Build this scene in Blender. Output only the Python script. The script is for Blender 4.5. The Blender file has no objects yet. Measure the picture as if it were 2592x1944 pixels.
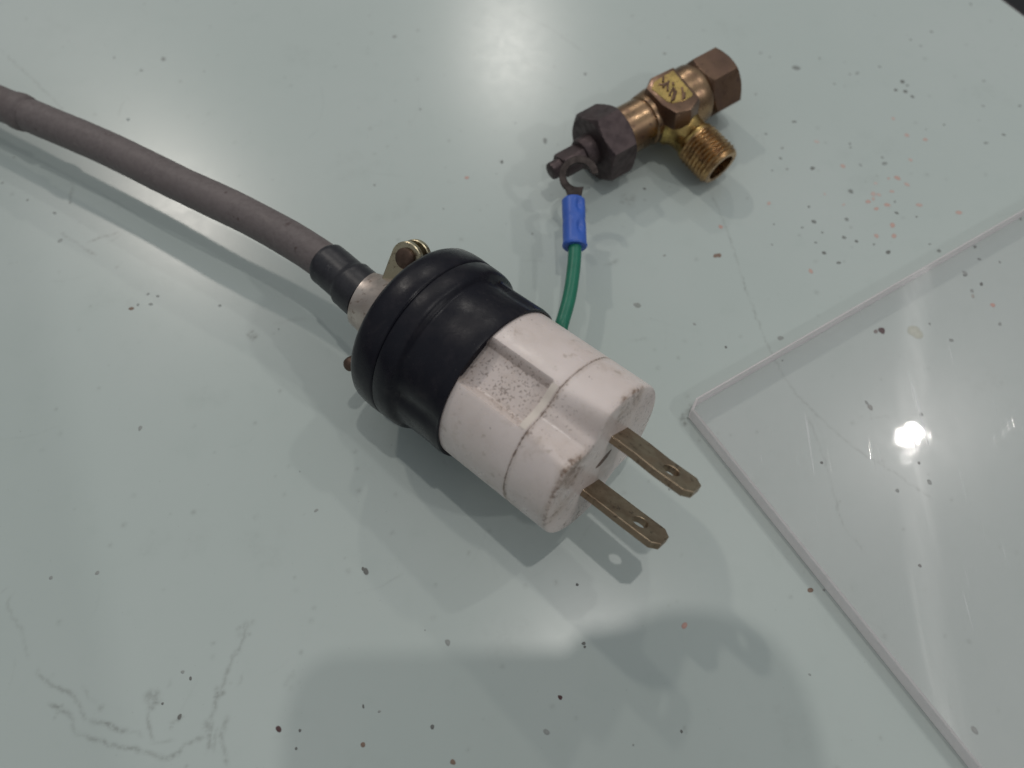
import bpy, bmesh, math, random
import numpy as np
from mathutils import Vector, Matrix, noise as mnoise

# ------------------------------------------------------------------ camera, world, lamps, exposure
random.seed(7); rng = np.random.default_rng(7)
S = 0.001                                   # everything below is measured in millimetres
W, H, F = 2592.0, 1944.0, 1950.0            # photo size and focal length in photo pixels
TILT, DIST = math.radians(26.0), 178.87
scene = bpy.context.scene
C = bpy.data.collections.new('Scene_objects'); scene.collection.children.link(C)
CAM = np.array([0.0, -DIST * math.sin(TILT), DIST * math.cos(TILT)])
cd = bpy.data.cameras.new('camera'); cam = bpy.data.objects.new('camera', cd); C.objects.link(cam)
cam.location = Vector(CAM) * S; cam.rotation_euler = (TILT, 0, 0)
cd.sensor_width = 36; cd.lens = F * 36 / W; cd.clip_start = 0.002; cd.clip_end = 50
cd.dof.use_dof = True; cd.dof.focus_distance = 0.158; cd.dof.aperture_fstop = 11.5
scene.camera = cam
fw = -CAM / np.linalg.norm(CAM); rt = np.array([1.0, 0, 0]); up = np.cross(rt, fw)

def unproj(p, z):                            # photo pixel -> point on the plane at height z
    d = rt * (p[0] - W / 2) / F - up * (p[1] - H / 2) / F + fw
    return CAM + d * (z - CAM[2]) / d[2]
def disp(p, z=0.0):                          # the same from a 2212 pixel wide copy of the photo
    return unproj((p[0] * W / 2212, p[1] * W / 2212), z)

world = bpy.data.worlds.new('World'); scene.world = world; world.use_nodes = True
bg = world.node_tree.nodes['Background']
bg.inputs[1].default_value = 1.0             # plain workshop surroundings: pale ceiling above, darker walls
wt = world.node_tree; wg = wt.nodes.new('ShaderNodeTexCoord'); wx = wt.nodes.new('ShaderNodeSeparateXYZ'); wr = wt.nodes.new('ShaderNodeValToRGB')
wt.links.new(wg.outputs['Generated'], wx.inputs[0]); wt.links.new(wx.outputs['Z'], wr.inputs[0]); wt.links.new(wr.outputs[0], bg.inputs[0])
wr.color_ramp.elements[0].position = 0.05; wr.color_ramp.elements[0].color = (0.085, 0.085, 0.085, 1)
wr.color_ramp.elements[1].position = 0.60; wr.color_ramp.elements[1].color = (0.325, 0.345, 0.36, 1)

def lamp(name, target, az, el, height, power, radius, col):
    az, el = math.radians(az), math.radians(el)
    d = Vector((math.cos(az) * math.cos(el), math.sin(az) * math.cos(el), math.sin(el)))
    dist = height / d.z
    ld = bpy.data.lights.new(name, 'AREA'); ld.shape = 'DISK'; ld.size = radius * 2
    ld.energy = power * dist * dist; ld.color = col
    o = bpy.data.objects.new(name, ld); C.objects.link(o)
    o.location = Vector(target) * S + d * dist
    o.rotation_euler = (-d).to_track_quat('-Z', 'Y').to_euler()
    return o
# workshop ceiling lamps: directions read from the shadows and from the glints on table and sheet
lamp('ceiling_lamp', (22, -40, 0), 39, 82.6, 2.0, 1.03, 0.024, (1.0, 0.965, 0.92))
lamp('ceiling_lamp', (87, -15, 5), 35.6, 55.4, 2.0, 0.55, 0.034, (1.0, 0.97, 0.93))
lamp('ceiling_lamp', (-1, 107, 0), 90.3, 40.8, 2.0, 0.62, 0.050, (1.0, 0.95, 0.88))
lamp('ceiling_lamp', (-85, 48, 0), 124.1, 46.3, 2.0, 1.0, 0.050, (1.0, 0.93, 0.85))
lamp('ceiling_lamp', (40, -5, 0), -27, 42.0, 2.0, 0.75, 0.05, (1.0, 0.97, 0.95))

vs = scene.view_settings
vs.view_transform = 'Standard'; vs.look = 'None'; vs.gamma = 1; vs.use_curve_mapping = False; vs.exposure = 0.14
scene.cycles.use_denoising = True
scene.cycles.max_bounces = 10; scene.cycles.transparent_max_bounces = 12

# ------------------------------------------------------------------ helpers
def mat(name, base=(0.5, 0.5, 0.5), rough=0.5, metal=0.0, spec=0.5):
    m = bpy.data.materials.new(name); m.use_nodes = True
    b = m.node_tree.nodes['Principled BSDF']
    b.inputs['Base Color'].default_value = (*base, 1); b.inputs['Roughness'].default_value = rough
    b.inputs['Metallic'].default_value = metal; b.inputs['Specular IOR Level'].default_value = spec
    return m
class NT:                                    # small node helper
    def __init__(s, m): s.t = m.node_tree; s.b = s.t.nodes.get('Principled BSDF')
    def n(s, kind, **kw):
        x = s.t.nodes.new(kind)
        for k, v in kw.items(): setattr(x, k, v)
        return x
    def l(s, a, b): s.t.links.new(a, b)
    def coord(s): return s.n('ShaderNodeTexCoord').outputs['Object']
    def noise(s, scale, detail=4, rough=0.55, vec=None, dist=0.0):
        x = s.n('ShaderNodeTexNoise'); x.inputs['Scale'].default_value = scale; x.inputs['Detail'].default_value = detail
        x.inputs['Roughness'].default_value = rough; x.inputs['Distortion'].default_value = dist
        s.l(vec or s.coord(), x.inputs['Vector']); return x.outputs['Fac']
    def ramp(s, fac, lo, hi, a=0.0, b=1.0):
        x = s.n('ShaderNodeMapRange'); x.interpolation_type = 'SMOOTHSTEP'
        for k, v in zip(('From Min', 'From Max', 'To Min', 'To Max'), (lo, hi, a, b)): x.inputs[k].default_value = v
        s.l(fac, x.inputs['Value']); return x.outputs['Result']
    def mix(s, fac, a, b):
        x = s.n('ShaderNodeMix', data_type='RGBA')
        for v, i in ((a, 'A'), (b, 'B')):
            k = [q for q in x.inputs if q.name == i and q.type == 'RGBA'][0]
            if isinstance(v, tuple): k.default_value = (*v, 1)
            else: s.l(v, k)
        if isinstance(fac, float): x.inputs[0].default_value = fac
        else: s.l(fac, x.inputs[0])
        return [q for q in x.outputs if q.type == 'RGBA'][0]
    def math(s, op, a, b=None):
        x = s.n('ShaderNodeMath', operation=op)
        for i, v in enumerate((a, b)):
            if v is None: continue
            if isinstance(v, (int, float)): x.inputs[i].default_value = v
            else: s.l(v, x.inputs[i])
        return x.outputs[0]
    def bump(s, h, strength, dist=0.0002):
        x = s.n('ShaderNodeBump'); x.inputs['Strength'].default_value = strength; x.inputs['Distance'].default_value = dist
        s.l(h, x.inputs['Height']); s.l(x.outputs[0], s.b.inputs['Normal']); return x
    def attr(s, name): return s.n('ShaderNodeAttribute', attribute_name=name)

def link(name, me, parent=None, loc=None):
    o = bpy.data.objects.new(name, me); C.objects.link(o)
    if parent: o.parent = parent
    if loc is not None: o.location = Vector(loc) * S
    return o
def tag(o, label=None, cat=None, kind=None, group=None):
    if label: o['label'] = label
    if cat: o['category'] = cat
    if kind: o['kind'] = kind
    if group: o['group'] = group
    return o
def mesh(name, verts, faces, material, parent=None, origin=(0, 0, 0), sharp=35, attrs=None, smooth=True):
    me = bpy.data.meshes.new(name)
    v = (np.asarray(verts, float) - np.asarray(origin, float)) * S
    me.from_pydata([tuple(q) for q in v], [], [tuple(f) for f in faces])
    for mm in (material if isinstance(material, list) else [material]): me.materials.append(mm)
    bm = bmesh.new(); bm.from_mesh(me); bmesh.ops.recalc_face_normals(bm, faces=bm.faces); bm.to_mesh(me); bm.free()
    if smooth:
        me.polygons.foreach_set('use_smooth', np.ones(len(me.polygons), bool))
        if sharp: me.set_sharp_from_angle(angle=math.radians(sharp))
    for k, a in (attrs or {}).items():
        at = me.attributes.new(k, 'FLOAT', 'POINT'); at.data.foreach_set('value', np.asarray(a, np.float32))
    me.update()
    return link(name, me, parent)
def frame(origin, x, zhint=(0, 0, 1)):       # 3x3 matrix with X along x
    x = np.array(x, float); x /= np.linalg.norm(x)
    y = np.cross(zhint, x); y /= np.linalg.norm(y); z = np.cross(x, y)
    return np.stack([x, y, z], 1), np.array(origin, float)
def lathe(xs, rf, n=96, cap0=True, cap1=True):
    """grid of revolution about local X; rf(x index, angles) -> radii; angle 0 = +Z, 90 = +Y"""
    ph = np.linspace(0, 2 * np.pi, n, endpoint=False); V = []; Fc = []
    for i, x in enumerate(xs):
        r = np.broadcast_to(rf(i, ph), ph.shape)
        V.append(np.stack([np.full(n, x) if np.isscalar(x) or np.ndim(x) == 0 else x, r * np.sin(ph), r * np.cos(ph)], 1))
    V = np.concatenate(V); m = len(xs)
    for i in range(m - 1):
        for j in range(n):
            k = (j + 1) % n; Fc.append((i * n + j, i * n + k, (i + 1) * n + k, (i + 1) * n + j))
    if cap0: V = np.vstack([V, V[:n].mean(0)]); c = len(V) - 1; Fc += [(c, (j + 1) % n, j) for j in range(n)]
    if cap1:
        V = np.vstack([V, V[(m - 1) * n:m * n].mean(0)]); c = len(V) - 1; b = (m - 1) * n
        Fc += [(c, b + j, b + (j + 1) % n) for j in range(n)]
    return V, Fc
def prof(pts, n=96, cap0=True, cap1=True):   # plain profile [(x, r)]
    return lathe([p[0] for p in pts], lambda i, ph: np.full_like(ph, pts[i][1]), n, cap0, cap1)
def smooth_path(P, n):                       # Catmull-Rom
    P = [np.array(p, float) for p in P]; P = [2 * P[0] - P[1]] + P + [2 * P[-1] - P[-2]]; out = []
    for i in range(1, len(P) - 2):
        for k in range(n):
            t = k / n; a, b, c, d = P[i - 1:i + 3]
            out.append(.5 * ((2 * b) + (c - a) * t + (2 * a - 5 * b + 4 * c - d) * t * t + (3 * b - a - 3 * c + d) * t ** 3))
    out.append(P[-2]); return np.array(out)
def tube(path, rad, n=24, cap=True):
    path = np.asarray(path, float); m = len(path); T = np.gradient(path, axis=0); T /= np.linalg.norm(T, axis=1)[:, None]
    V = []; Fc = []; u = np.cross(T[0], (0, 0, 1.0)); u /= np.linalg.norm(u)
    for i in range(m):
        u = u - T[i] * (u @ T[i]); u /= np.linalg.norm(u); w = np.cross(T[i], u)
        r = rad[i] if np.ndim(rad) else rad
        for j in range(n):
            a = 2 * np.pi * j / n; V.append(path[i] + r * (math.cos(a) * u + math.sin(a) * w))
    for i in range(m - 1):
        for j in range(n):
            k = (j + 1) % n; Fc.append((i * n + j, i * n + k, (i + 1) * n + k, (i + 1) * n + j))
    if cap: Fc.append(tuple(range(n))[::-1]); Fc.append(tuple(range((m - 1) * n, m * n)))
    return np.array(V), Fc
def plate_shape(outer, holes, thick, bevel=0.0):
    """flat plate in local XY with holes, extruded along Z from 0 to thick -> verts, faces"""
    bm = bmesh.new(); edges = []
    for loop in [outer] + holes:
        vv = [bm.verts.new((p[0], p[1], 0)) for p in loop]
        edges += [bm.edges.new((vv[i], vv[(i + 1) % len(vv)])) for i in range(len(vv))]
    bmesh.ops.triangle_fill(bm, use_beauty=True, use_dissolve=False, edges=edges)
    r = bmesh.ops.extrude_face_region(bm, geom=list(bm.faces))
    for v in r['geom']:
        if isinstance(v, bmesh.types.BMVert): v.co.z += thick
    bmesh.ops.recalc_face_normals(bm, faces=bm.faces)
    if bevel:
        ed = [e for e in bm.edges if len(e.link_faces) == 2 and e.calc_face_angle(0) > 0.8]
        bmesh.ops.bevel(bm, geom=ed, offset=bevel, segments=1, affect='EDGES', profile=0.5)
    bm.verts.index_update()
    V = np.array([v.co[:] for v in bm.verts]); Fc = [tuple(v.index for v in f.verts) for f in bm.faces]
    bm.free(); return V, Fc
def circle(cx, cy, r, n=24): return [(cx + r * math.cos(2 * math.pi * k / n), cy + r * math.sin(2 * math.pi * k / n)) for k in range(n)]
def join(*parts):
    V = []; Fc = []; o = 0
    for v, f in parts: V.append(np.asarray(v)); Fc += [tuple(i + o for i in q) for q in f]; o += len(v)
    return np.concatenate(V), Fc

# ------------------------------------------------------------------ materials
def m_table():
    m = mat('pale_green_laminate', (0.5, 0.56, 0.53), 0.2, 0, .40); k = NT(m); co = k.coord()
    big = k.noise(14, 3, vec=co); mid = k.noise(160, 5, vec=co); fine = k.noise(1500, 3, vec=co)
    base = k.mix(k.ramp(big, .3, .7), (0.452, 0.508, 0.482), (0.475, 0.525, 0.502))
    base = k.mix(k.ramp(mid, .52, .8, 0, .22), base, (0.40, 0.46, 0.43))
    base = k.mix(k.ramp(fine, .68, .80, 0, .35), base, (0.22, 0.23, 0.21))
    st = k.attr('stain'); k.l(st.outputs['Fac'], k.n('ShaderNodeMath').inputs[0])
    br = k.ramp(k.noise(900, 3, vec=co), .30, .62)
    base = k.mix(k.math('MULTIPLY', st.outputs['Fac'], k.math('ADD', k.math('MULTIPLY', br, .75), .25)), base, (0.13, 0.125, 0.11))
    k.l(base, k.b.inputs['Base Color'])
    k.l(k.ramp(k.noise(240, 6, .7, vec=co, dist=.5), .3, .75, .238, .262), k.b.inputs['Roughness'])
    k.bump(k.math('ADD', k.noise(260, 3, vec=co), k.math('MULTIPLY', k.noise(1500, 3, vec=co), .5)), 0.012, 0.0003)
    return m
M_TABLE = m_table()
M_FLOOR = mat('dark_floor', (0.012, 0.012, 0.014), 0.7)
M_EDGE = mat('table_edge_strip', (0.05, 0.035, 0.04), 0.5)

def m_speck(name):
    m = mat(name, (0.1, 0.1, 0.1), 0.55); k = NT(m)
    a = k.n('ShaderNodeAttribute', attribute_name='tint'); k.l(a.outputs['Color'], k.b.inputs['Base Color']); return m
M_SPECK = m_speck('paint_spatter')

def m_white():
    m = mat('aged_white_plastic', (0.62, 0.55, 0.52), 0.32); k = NT(m); co = k.coord()
    base = k.mix(k.ramp(k.noise(120, 4, vec=co), .35, .7), (0.76, 0.668, 0.635), (0.70, 0.61, 0.57))
    base = k.mix(k.ramp(k.noise(420, 4, vec=co), .62, .74, 0, .55), base, (0.42, 0.35, 0.29))
    base = k.mix(k.ramp(k.noise(700, 2, vec=co), .73, .78, 0, .75), base, (0.12, 0.09, 0.075))
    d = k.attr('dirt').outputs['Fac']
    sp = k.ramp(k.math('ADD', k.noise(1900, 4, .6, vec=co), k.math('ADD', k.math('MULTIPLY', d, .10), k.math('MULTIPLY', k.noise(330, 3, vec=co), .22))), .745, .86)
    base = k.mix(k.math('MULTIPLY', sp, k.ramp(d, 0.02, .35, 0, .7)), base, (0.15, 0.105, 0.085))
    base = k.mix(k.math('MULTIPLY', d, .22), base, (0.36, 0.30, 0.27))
    base = k.mix(k.ramp(k.noise(210, 5, .7, vec=co, dist=.6), .54, .78, 0, .45), base, (0.50, 0.41, 0.34))
    g = k.attr('grime').outputs['Fac']
    base = k.mix(k.math('MULTIPLY', g, k.ramp(k.noise(300, 4, .6, vec=co), .4, .7, .15, .65)), base, (0.38, 0.285, 0.215))
    gm = k.ramp(k.math('ADD', k.noise(1150, 5, .7, vec=co), k.math('MULTIPLY', g, .30)), .70, .88)
    base = k.mix(k.math('MULTIPLY', gm, k.ramp(g, .02, .3, 0, .8)), base, (0.17, 0.105, 0.07))
    k.l(base, k.b.inputs['Base Color'])
    k.l(k.ramp(k.noise(300, 3, vec=co), .3, .7, .26, .42), k.b.inputs['Roughness'])
    k.b.inputs['Subsurface Weight'].default_value = 0.08; k.b.inputs['Subsurface Radius'].default_value = (.002, .0015, .001)
    k.b.inputs['Subsurface Scale'].default_value = 0.5
    k.bump(k.noise(900, 3, vec=co), 0.06, 0.0003); return m
M_WHITE = m_white()
M_CREAM = mat('cream_plastic_rib', (0.70, 0.62, 0.55), 0.4)

def m_black():
    m = mat('black_rubber_cap', (0.012, 0.012, 0.017), 0.34, 0, .24); k = NT(m); co = k.coord()
    f = k.ramp(k.noise(260, 5, .65, vec=co), .45, .8)
    bs = k.mix(f, (0.006, 0.006, 0.011), (0.016, 0.014, 0.019))
    bs = k.mix(k.ramp(k.noise(75, 6, .75, vec=co, dist=1.2), .52, .80, 0, .5), bs, (0.045, 0.040, 0.042))
    bs = k.mix(k.ramp(k.noise(1400, 3, .6, vec=co), .68, .78, 0, .45), bs, (0.10, 0.09, 0.085))
    k.l(bs, k.b.inputs['Base Color'])
    k.l(k.ramp(k.noise(150, 6, .7, vec=co), .3, .75, .22, .48), k.b.inputs['Roughness'])
    k.bump(k.noise(1300, 3, vec=co), 0.08, 0.0003); return m
M_BLACK = m_black()
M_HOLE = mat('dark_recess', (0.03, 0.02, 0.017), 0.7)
M_STAIN = mat('brown_screw_recess', (0.16, 0.10, 0.075), 0.6)

def m_metal(name, a, b, rough, scale=300, lo=.35, hi=.7, metal=1.0, bump=.1, c=None):
    m = mat(name, a, rough, metal); k = NT(m); co = k.coord()
    base = k.mix(k.ramp(k.noise(scale, 5, .6, vec=co), lo, hi), a, b)
    if c: base = k.mix(k.ramp(k.noise(scale * 3.1, 4, .65, vec=co), .56, .70, 0, .8), base, c)
    k.l(base, k.b.inputs['Base Color'])
    k.l(k.ramp(k.noise(scale * 2, 4, vec=co), .3, .7, rough - .08, rough + .12), k.b.inputs['Roughness'])
    k.bump(k.noise(scale * 4, 4, vec=co), bump, 0.0002); return m
M_BLADE = m_metal('tarnished_brass_blade', (0.38, 0.30, 0.21), (0.28, 0.21, 0.145), 0.42, 260, c=(0.10, 0.07, 0.05))
M_CLAMP = m_metal('dull_plated_steel', (0.56, 0.49, 0.44), (0.44, 0.37, 0.33), 0.36, 240, c=(0.24, 0.17, 0.13), metal=.85)
M_EAR = m_metal('yellow_zinc_plate', (0.52, 0.46, 0.32), (0.42, 0.36, 0.25), 0.30, 200, c=(0.14, 0.09, 0.06))
M_SCREW = m_metal('rusty_screw', (0.13, 0.085, 0.065), (0.09, 0.06, 0.045), 0.45, 500, metal=.8)
M_BRONZE = m_metal('weathered_bronze', (0.36, 0.24, 0.14), (0.21, 0.135, 0.09), 0.30, 170, c=(0.14, 0.085, 0.07))
M_HEXB = m_metal('brown_bronze_hex', (0.215, 0.135, 0.09), (0.155, 0.097, 0.072), 0.34, 170, c=(0.13, 0.08, 0.07), metal=.9)
M_NUT = m_metal('dark_patina_nut', (0.095, 0.070, 0.070), (0.065, 0.048, 0.050), 0.48, 260, metal=.7)
M_BRASS = m_metal('bright_brass', (0.58, 0.42, 0.15), (0.42, 0.29, 0.11), 0.28, 260, c=(0.24, 0.15, 0.08))
M_THREAD = m_metal('worn_brass_thread', (0.50, 0.32, 0.15), (0.26, 0.155, 0.08), 0.30, 420, c=(0.10, 0.06, 0.04))
M_DARKM = m_metal('dark_tinned_terminal', (0.05, 0.04, 0.037), (0.03, 0.024, 0.022), 0.5, 300, metal=.8)

def m_plain(name, a, b, rough, scale, bump=0.1, spec=.4):
    m = mat(name, a, rough, 0, spec); k = NT(m); co = k.coord()
    k.l(k.mix(k.ramp(k.noise(scale, 5, .6, vec=co), .35, .7), a, b), k.b.inputs['Base Color'])
    k.bump(k.noise(scale * 4, 3, vec=co), bump, 0.0003); return m
def m_cable():
    m = mat('grey_brown_cable_sheath', (0.13, 0.10, 0.10), .55, 0, .35); k = NT(m); co = k.coord()
    base = k.mix(k.ramp(k.noise(900, 5, .65, vec=co), .35, .7), (0.150, 0.127, 0.125), (0.120, 0.10, 0.098))
    base = k.mix(k.ramp(k.noise(90, 4, vec=co), .45, .75, 0, .5), base, (0.175, 0.148, 0.145))
    base = k.mix(k.ramp(k.noise(330, 3, vec=co), .66, .74, 0, .7), base, (0.06, 0.038, 0.036))
    base = k.mix(k.ramp(k.noise(260, 5, .7, vec=co, dist=1.0), .60, .74, 0, .5), base, (0.23, 0.195, 0.185))
    base = k.mix(k.ramp(k.noise(45, 4, vec=co), .5, .72, 0, .55), base, (0.10, 0.078, 0.075))
    k.l(base, k.b.inputs['Base Color']); k.bump(k.noise(900, 3, vec=co), .12, .0003); return m
M_CABLE = m_cable()
M_TAPE = m_plain('black_vinyl_tape', (0.014, 0.014, 0.019), (0.026, 0.025, 0.030), .4, 300)
kt = NT(M_TAPE); old = kt.b.inputs['Base Color'].links[0].from_socket
kt.l(kt.mix(kt.ramp(kt.noise(380, 4, .65), .60, .74, 0, .5), old, (0.12, 0.115, 0.12)), kt.b.inputs['Base Color'])
M_GREEN = m_plain('green_wire_insulation', (0.018, 0.185, 0.115), (0.014, 0.155, 0.095), .38, 200, .05)
M_BLUE = m_plain('blue_crimp_vinyl', (0.045, 0.125, 0.50), (0.04, 0.105, 0.44), .40, 200, .08)

def m_acrylic():
    m = bpy.data.materials.new('clear_acrylic'); m.use_nodes = True; k = NT(m); t = k.t
    t.nodes.remove(k.b); out = t.nodes['Material Output']
    tr = k.n('ShaderNodeBsdfTransparent'); tr.inputs[0].default_value = (1.0, 0.993, 0.993, 1)
    gl = k.n('ShaderNodeBsdfGlossy'); gs = k.n('ShaderNodeBsdfGlossy')
    gs.inputs['Roughness'].default_value = 0.22; gs.inputs['Anisotropy'].default_value = 0.9
    tg = k.n('ShaderNodeCombineXYZ'); tg.inputs[0].default_value = 1.0; tg.inputs[1].default_value = 0.0      # polishing scratches run one way
    k.l(tg.outputs[0], gs.inputs['Tangent'])
    ge = k.n('ShaderNodeNewGeometry'); vd = k.n('ShaderNodeVectorMath', operation='DOT_PRODUCT'); k.l(ge.outputs['Normal'], vd.inputs[0]); k.l(ge.outputs['Incoming'], vd.inputs[1])
    c5 = k.math('POWER', k.math('SUBTRACT', 1.0, k.math('ABSOLUTE', vd.outputs['Value'])), 5.0)      # reflectance of a thin clear sheet, the same from both sides
    frs = k.math('ADD', k.math('MULTIPLY', c5, .95), .045)
    co = k.coord()
    mp = k.n('ShaderNodeMapping'); k.l(co, mp.inputs['Vector']); mp.inputs['Rotation'].default_value = (0, 0, math.radians(-14)); mp.inputs['Scale'].default_value = (1, .07, 1)
    k.l(k.ramp(k.noise(45, 4, vec=co), .35, .7, .03, .06), gl.inputs['Roughness'])
    sc_ = k.n('ShaderNodeMapping'); k.l(co, sc_.inputs['Vector']); sc_.inputs['Rotation'].default_value = (0, 0, math.radians(22)); sc_.inputs['Scale'].default_value = (1, .04, 1)
    bp = k.n('ShaderNodeBump'); bp.inputs['Strength'].default_value = .5; bp.inputs['Distance'].default_value = .0001
    k.l(k.math('ADD', k.math('MULTIPLY', k.noise(70, 2, vec=co), 2.0), k.math('MULTIPLY', k.ramp(k.noise(900, 2, vec=sc_.outputs[0]), .64, .72), .25)), bp.inputs['Height'])
    k.l(bp.outputs[0], gl.inputs['Normal'])
    mx = k.n('ShaderNodeMixShader'); k.l(gl.outputs[0], mx.inputs[1]); k.l(gs.outputs[0], mx.inputs[2])
    k.l(k.ramp(k.noise(420, 3, .6, vec=mp.outputs[0]), .42, .72, .3, .85), mx.inputs[0])
    ms = k.n('ShaderNodeMixShader'); k.l(frs, ms.inputs[0]); k.l(tr.outputs[0], ms.inputs[1]); k.l(mx.outputs[0], ms.inputs[2])
    df = k.n('ShaderNodeBsdfDiffuse'); df.inputs[0].default_value = (.80, .76, .78, 1)      # dust film
    m2 = k.n('ShaderNodeMixShader'); k.l(k.ramp(k.noise(35, 5, vec=co), .3, .8, .02, .075), m2.inputs[0]); k.l(ms.outputs[0], m2.inputs[1]); k.l(df.outputs[0], m2.inputs[2])
    tot = None
    for ang, sc2, seed in ((18, .05, 0), (-64, .04, 3), (75, .03, 7)):       # hair scratches, whitish where the polish is broken
        q = k.n('ShaderNodeMapping'); k.l(co, q.inputs['Vector']); q.inputs['Rotation'].default_value = (0, 0, math.radians(ang)); q.inputs['Scale'].default_value = (1, sc2, 1); q.inputs['Location'].default_value = (seed, 0, 0)
        v = k.ramp(k.noise(820, 2, .5, vec=q.outputs[0]), .70, .76, 0, .32); tot = v if tot is None else k.math('MAXIMUM', tot, v)
    zone = k.ramp(k.noise(28, 3, vec=co), .48, .66)
    dw = k.n('ShaderNodeBsdfDiffuse'); dw.inputs[0].default_value = (.9, .9, .92, 1)
    m3 = k.n('ShaderNodeMixShader'); k.l(k.math('MULTIPLY', tot, zone), m3.inputs[0]); k.l(m2.outputs[0], m3.inputs[1]); k.l(dw.outputs[0], m3.inputs[2])
    k.l(m3.outputs[0], out.inputs['Surface']); return m
M_ACRYL = m_acrylic()
def m_acryl_under():
    m = bpy.data.materials.new('clear_acrylic_underside'); m.use_nodes = True; k = NT(m); k.t.nodes.remove(k.b)
    tr = k.n('ShaderNodeBsdfTransparent'); tr.inputs[0].default_value = (0.995, 0.99, 0.993, 1)
    k.l(tr.outputs[0], k.t.nodes['Material Output'].inputs['Surface']); return m
M_ACUNDER = m_acryl_under()
def m_acryl_edge():
    m = bpy.data.materials.new('sawn_acrylic_edge'); m.use_nodes = True; k = NT(m); t = k.t
    t.nodes.remove(k.b); out = t.nodes['Material Output']; co = k.coord()
    df = k.n('ShaderNodeBsdfDiffuse'); tl = k.n('ShaderNodeBsdfTranslucent'); tr = k.n('ShaderNodeBsdfTransparent'); gl = k.n('ShaderNodeBsdfGlossy')
    gl.inputs['Roughness'].default_value = .3
    col = k.mix(k.ramp(k.noise(160, 4, vec=co), .35, .7), (.93, .88, .885), (.87, .82, .825))  # frosted edge colour, raised to stand in for light piped through the sheet
    k.l(col, df.inputs[0]); tl.inputs[0].default_value = (.9, .86, .865, 1); tr.inputs[0].default_value = (.9, .86, .87, 1)
    a = k.n('ShaderNodeMixShader'); a.inputs[0].default_value = .22; k.l(df.outputs[0], a.inputs[1]); k.l(tl.outputs[0], a.inputs[2])
    b = k.n('ShaderNodeMixShader'); b.inputs[0].default_value = .26; k.l(a.outputs[0], b.inputs[1]); k.l(tr.outputs[0], b.inputs[2])
    c = k.n('ShaderNodeMixShader'); c.inputs[0].default_value = .06; k.l(b.outputs[0], c.inputs[1]); k.l(gl.outputs[0], c.inputs[2])
    k.l(c.outputs[0], out.inputs['Surface']); return m
M_ACEDGE = m_acryl_edge()

# ------------------------------------------------------------------ table top with its scuffs
def grid_axis(lo, hi, step, pads): return np.concatenate([[-p + lo for p in pads[::-1]], np.arange(lo, hi + step / 2, step), [p + hi for p in pads]])
gx = grid_axis(-162, 162, .36, [12, 60, 200, 420]); gy = grid_axis(-84, 140, .36, [12, 60, 200, 420])
GX, GY = np.meshgrid(gx, gy)
stain = np.zeros_like(GX)
def nz(x, y, s, o): return mnoise.noise(Vector((x * s, y * s, o)))
def stroke(pts, width, dark, breaks=.6, seed=0.0, wob=.25):
    """soft scuff line through world points; dark fades in and out along it"""
    P = smooth_path([(p[0], p[1], 0) for p in pts], 14)[:, :2]
    d = np.r_[0, np.cumsum(np.linalg.norm(np.diff(P, axis=0), axis=1))]
    m = max(2, int(d[-1] / .18)); s = np.linspace(0, d[-1], m)
    xs = np.interp(s, d, P[:, 0]); ys = np.interp(s, d, P[:, 1])
    for x, y, t in zip(xs, ys, s):
        x += wob * nz(t, 0, .6, seed); y += wob * nz(t, 5, .6, seed + 3)
        a = dark * max(0.0, 1 - breaks * (0.9 + 1.6 * nz(t, 9, .22, seed + 7))) * min(1, t / 1.5 + .2, (d[-1] - t) / 1.5 + .2)
        if a <= 0: continue
        dab(x, y, width * (1 + .5 * nz(t, 2, .5, seed + 1)), min(a, .9))
def dab(x, y, r, a):
    i0, i1 = np.searchsorted(gx, [x - 2.5 * r, x + 2.5 * r]); j0, j1 = np.searchsorted(gy, [y - 2.5 * r, y + 2.5 * r])
    if i1 <= i0 or j1 <= j0: return
    q = a * np.exp(-((GX[j0:j1, i0:i1] - x) ** 2 + (GY[j0:j1, i0:i1] - y) ** 2) / (r * r))
    stain[j0:j1, i0:i1] = np.maximum(stain[j0:j1, i0:i1], q)
def zz(x0, y0, k): return lambda p: unproj((x0 + p[0] * k, y0 + p[1] * k), 0)
zb = zz(0, 1300, .5877); z5 = zz(0, 180, .4521); zt = zz(0, 0, .4069); zm = zz(800, 0, .3165)
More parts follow.
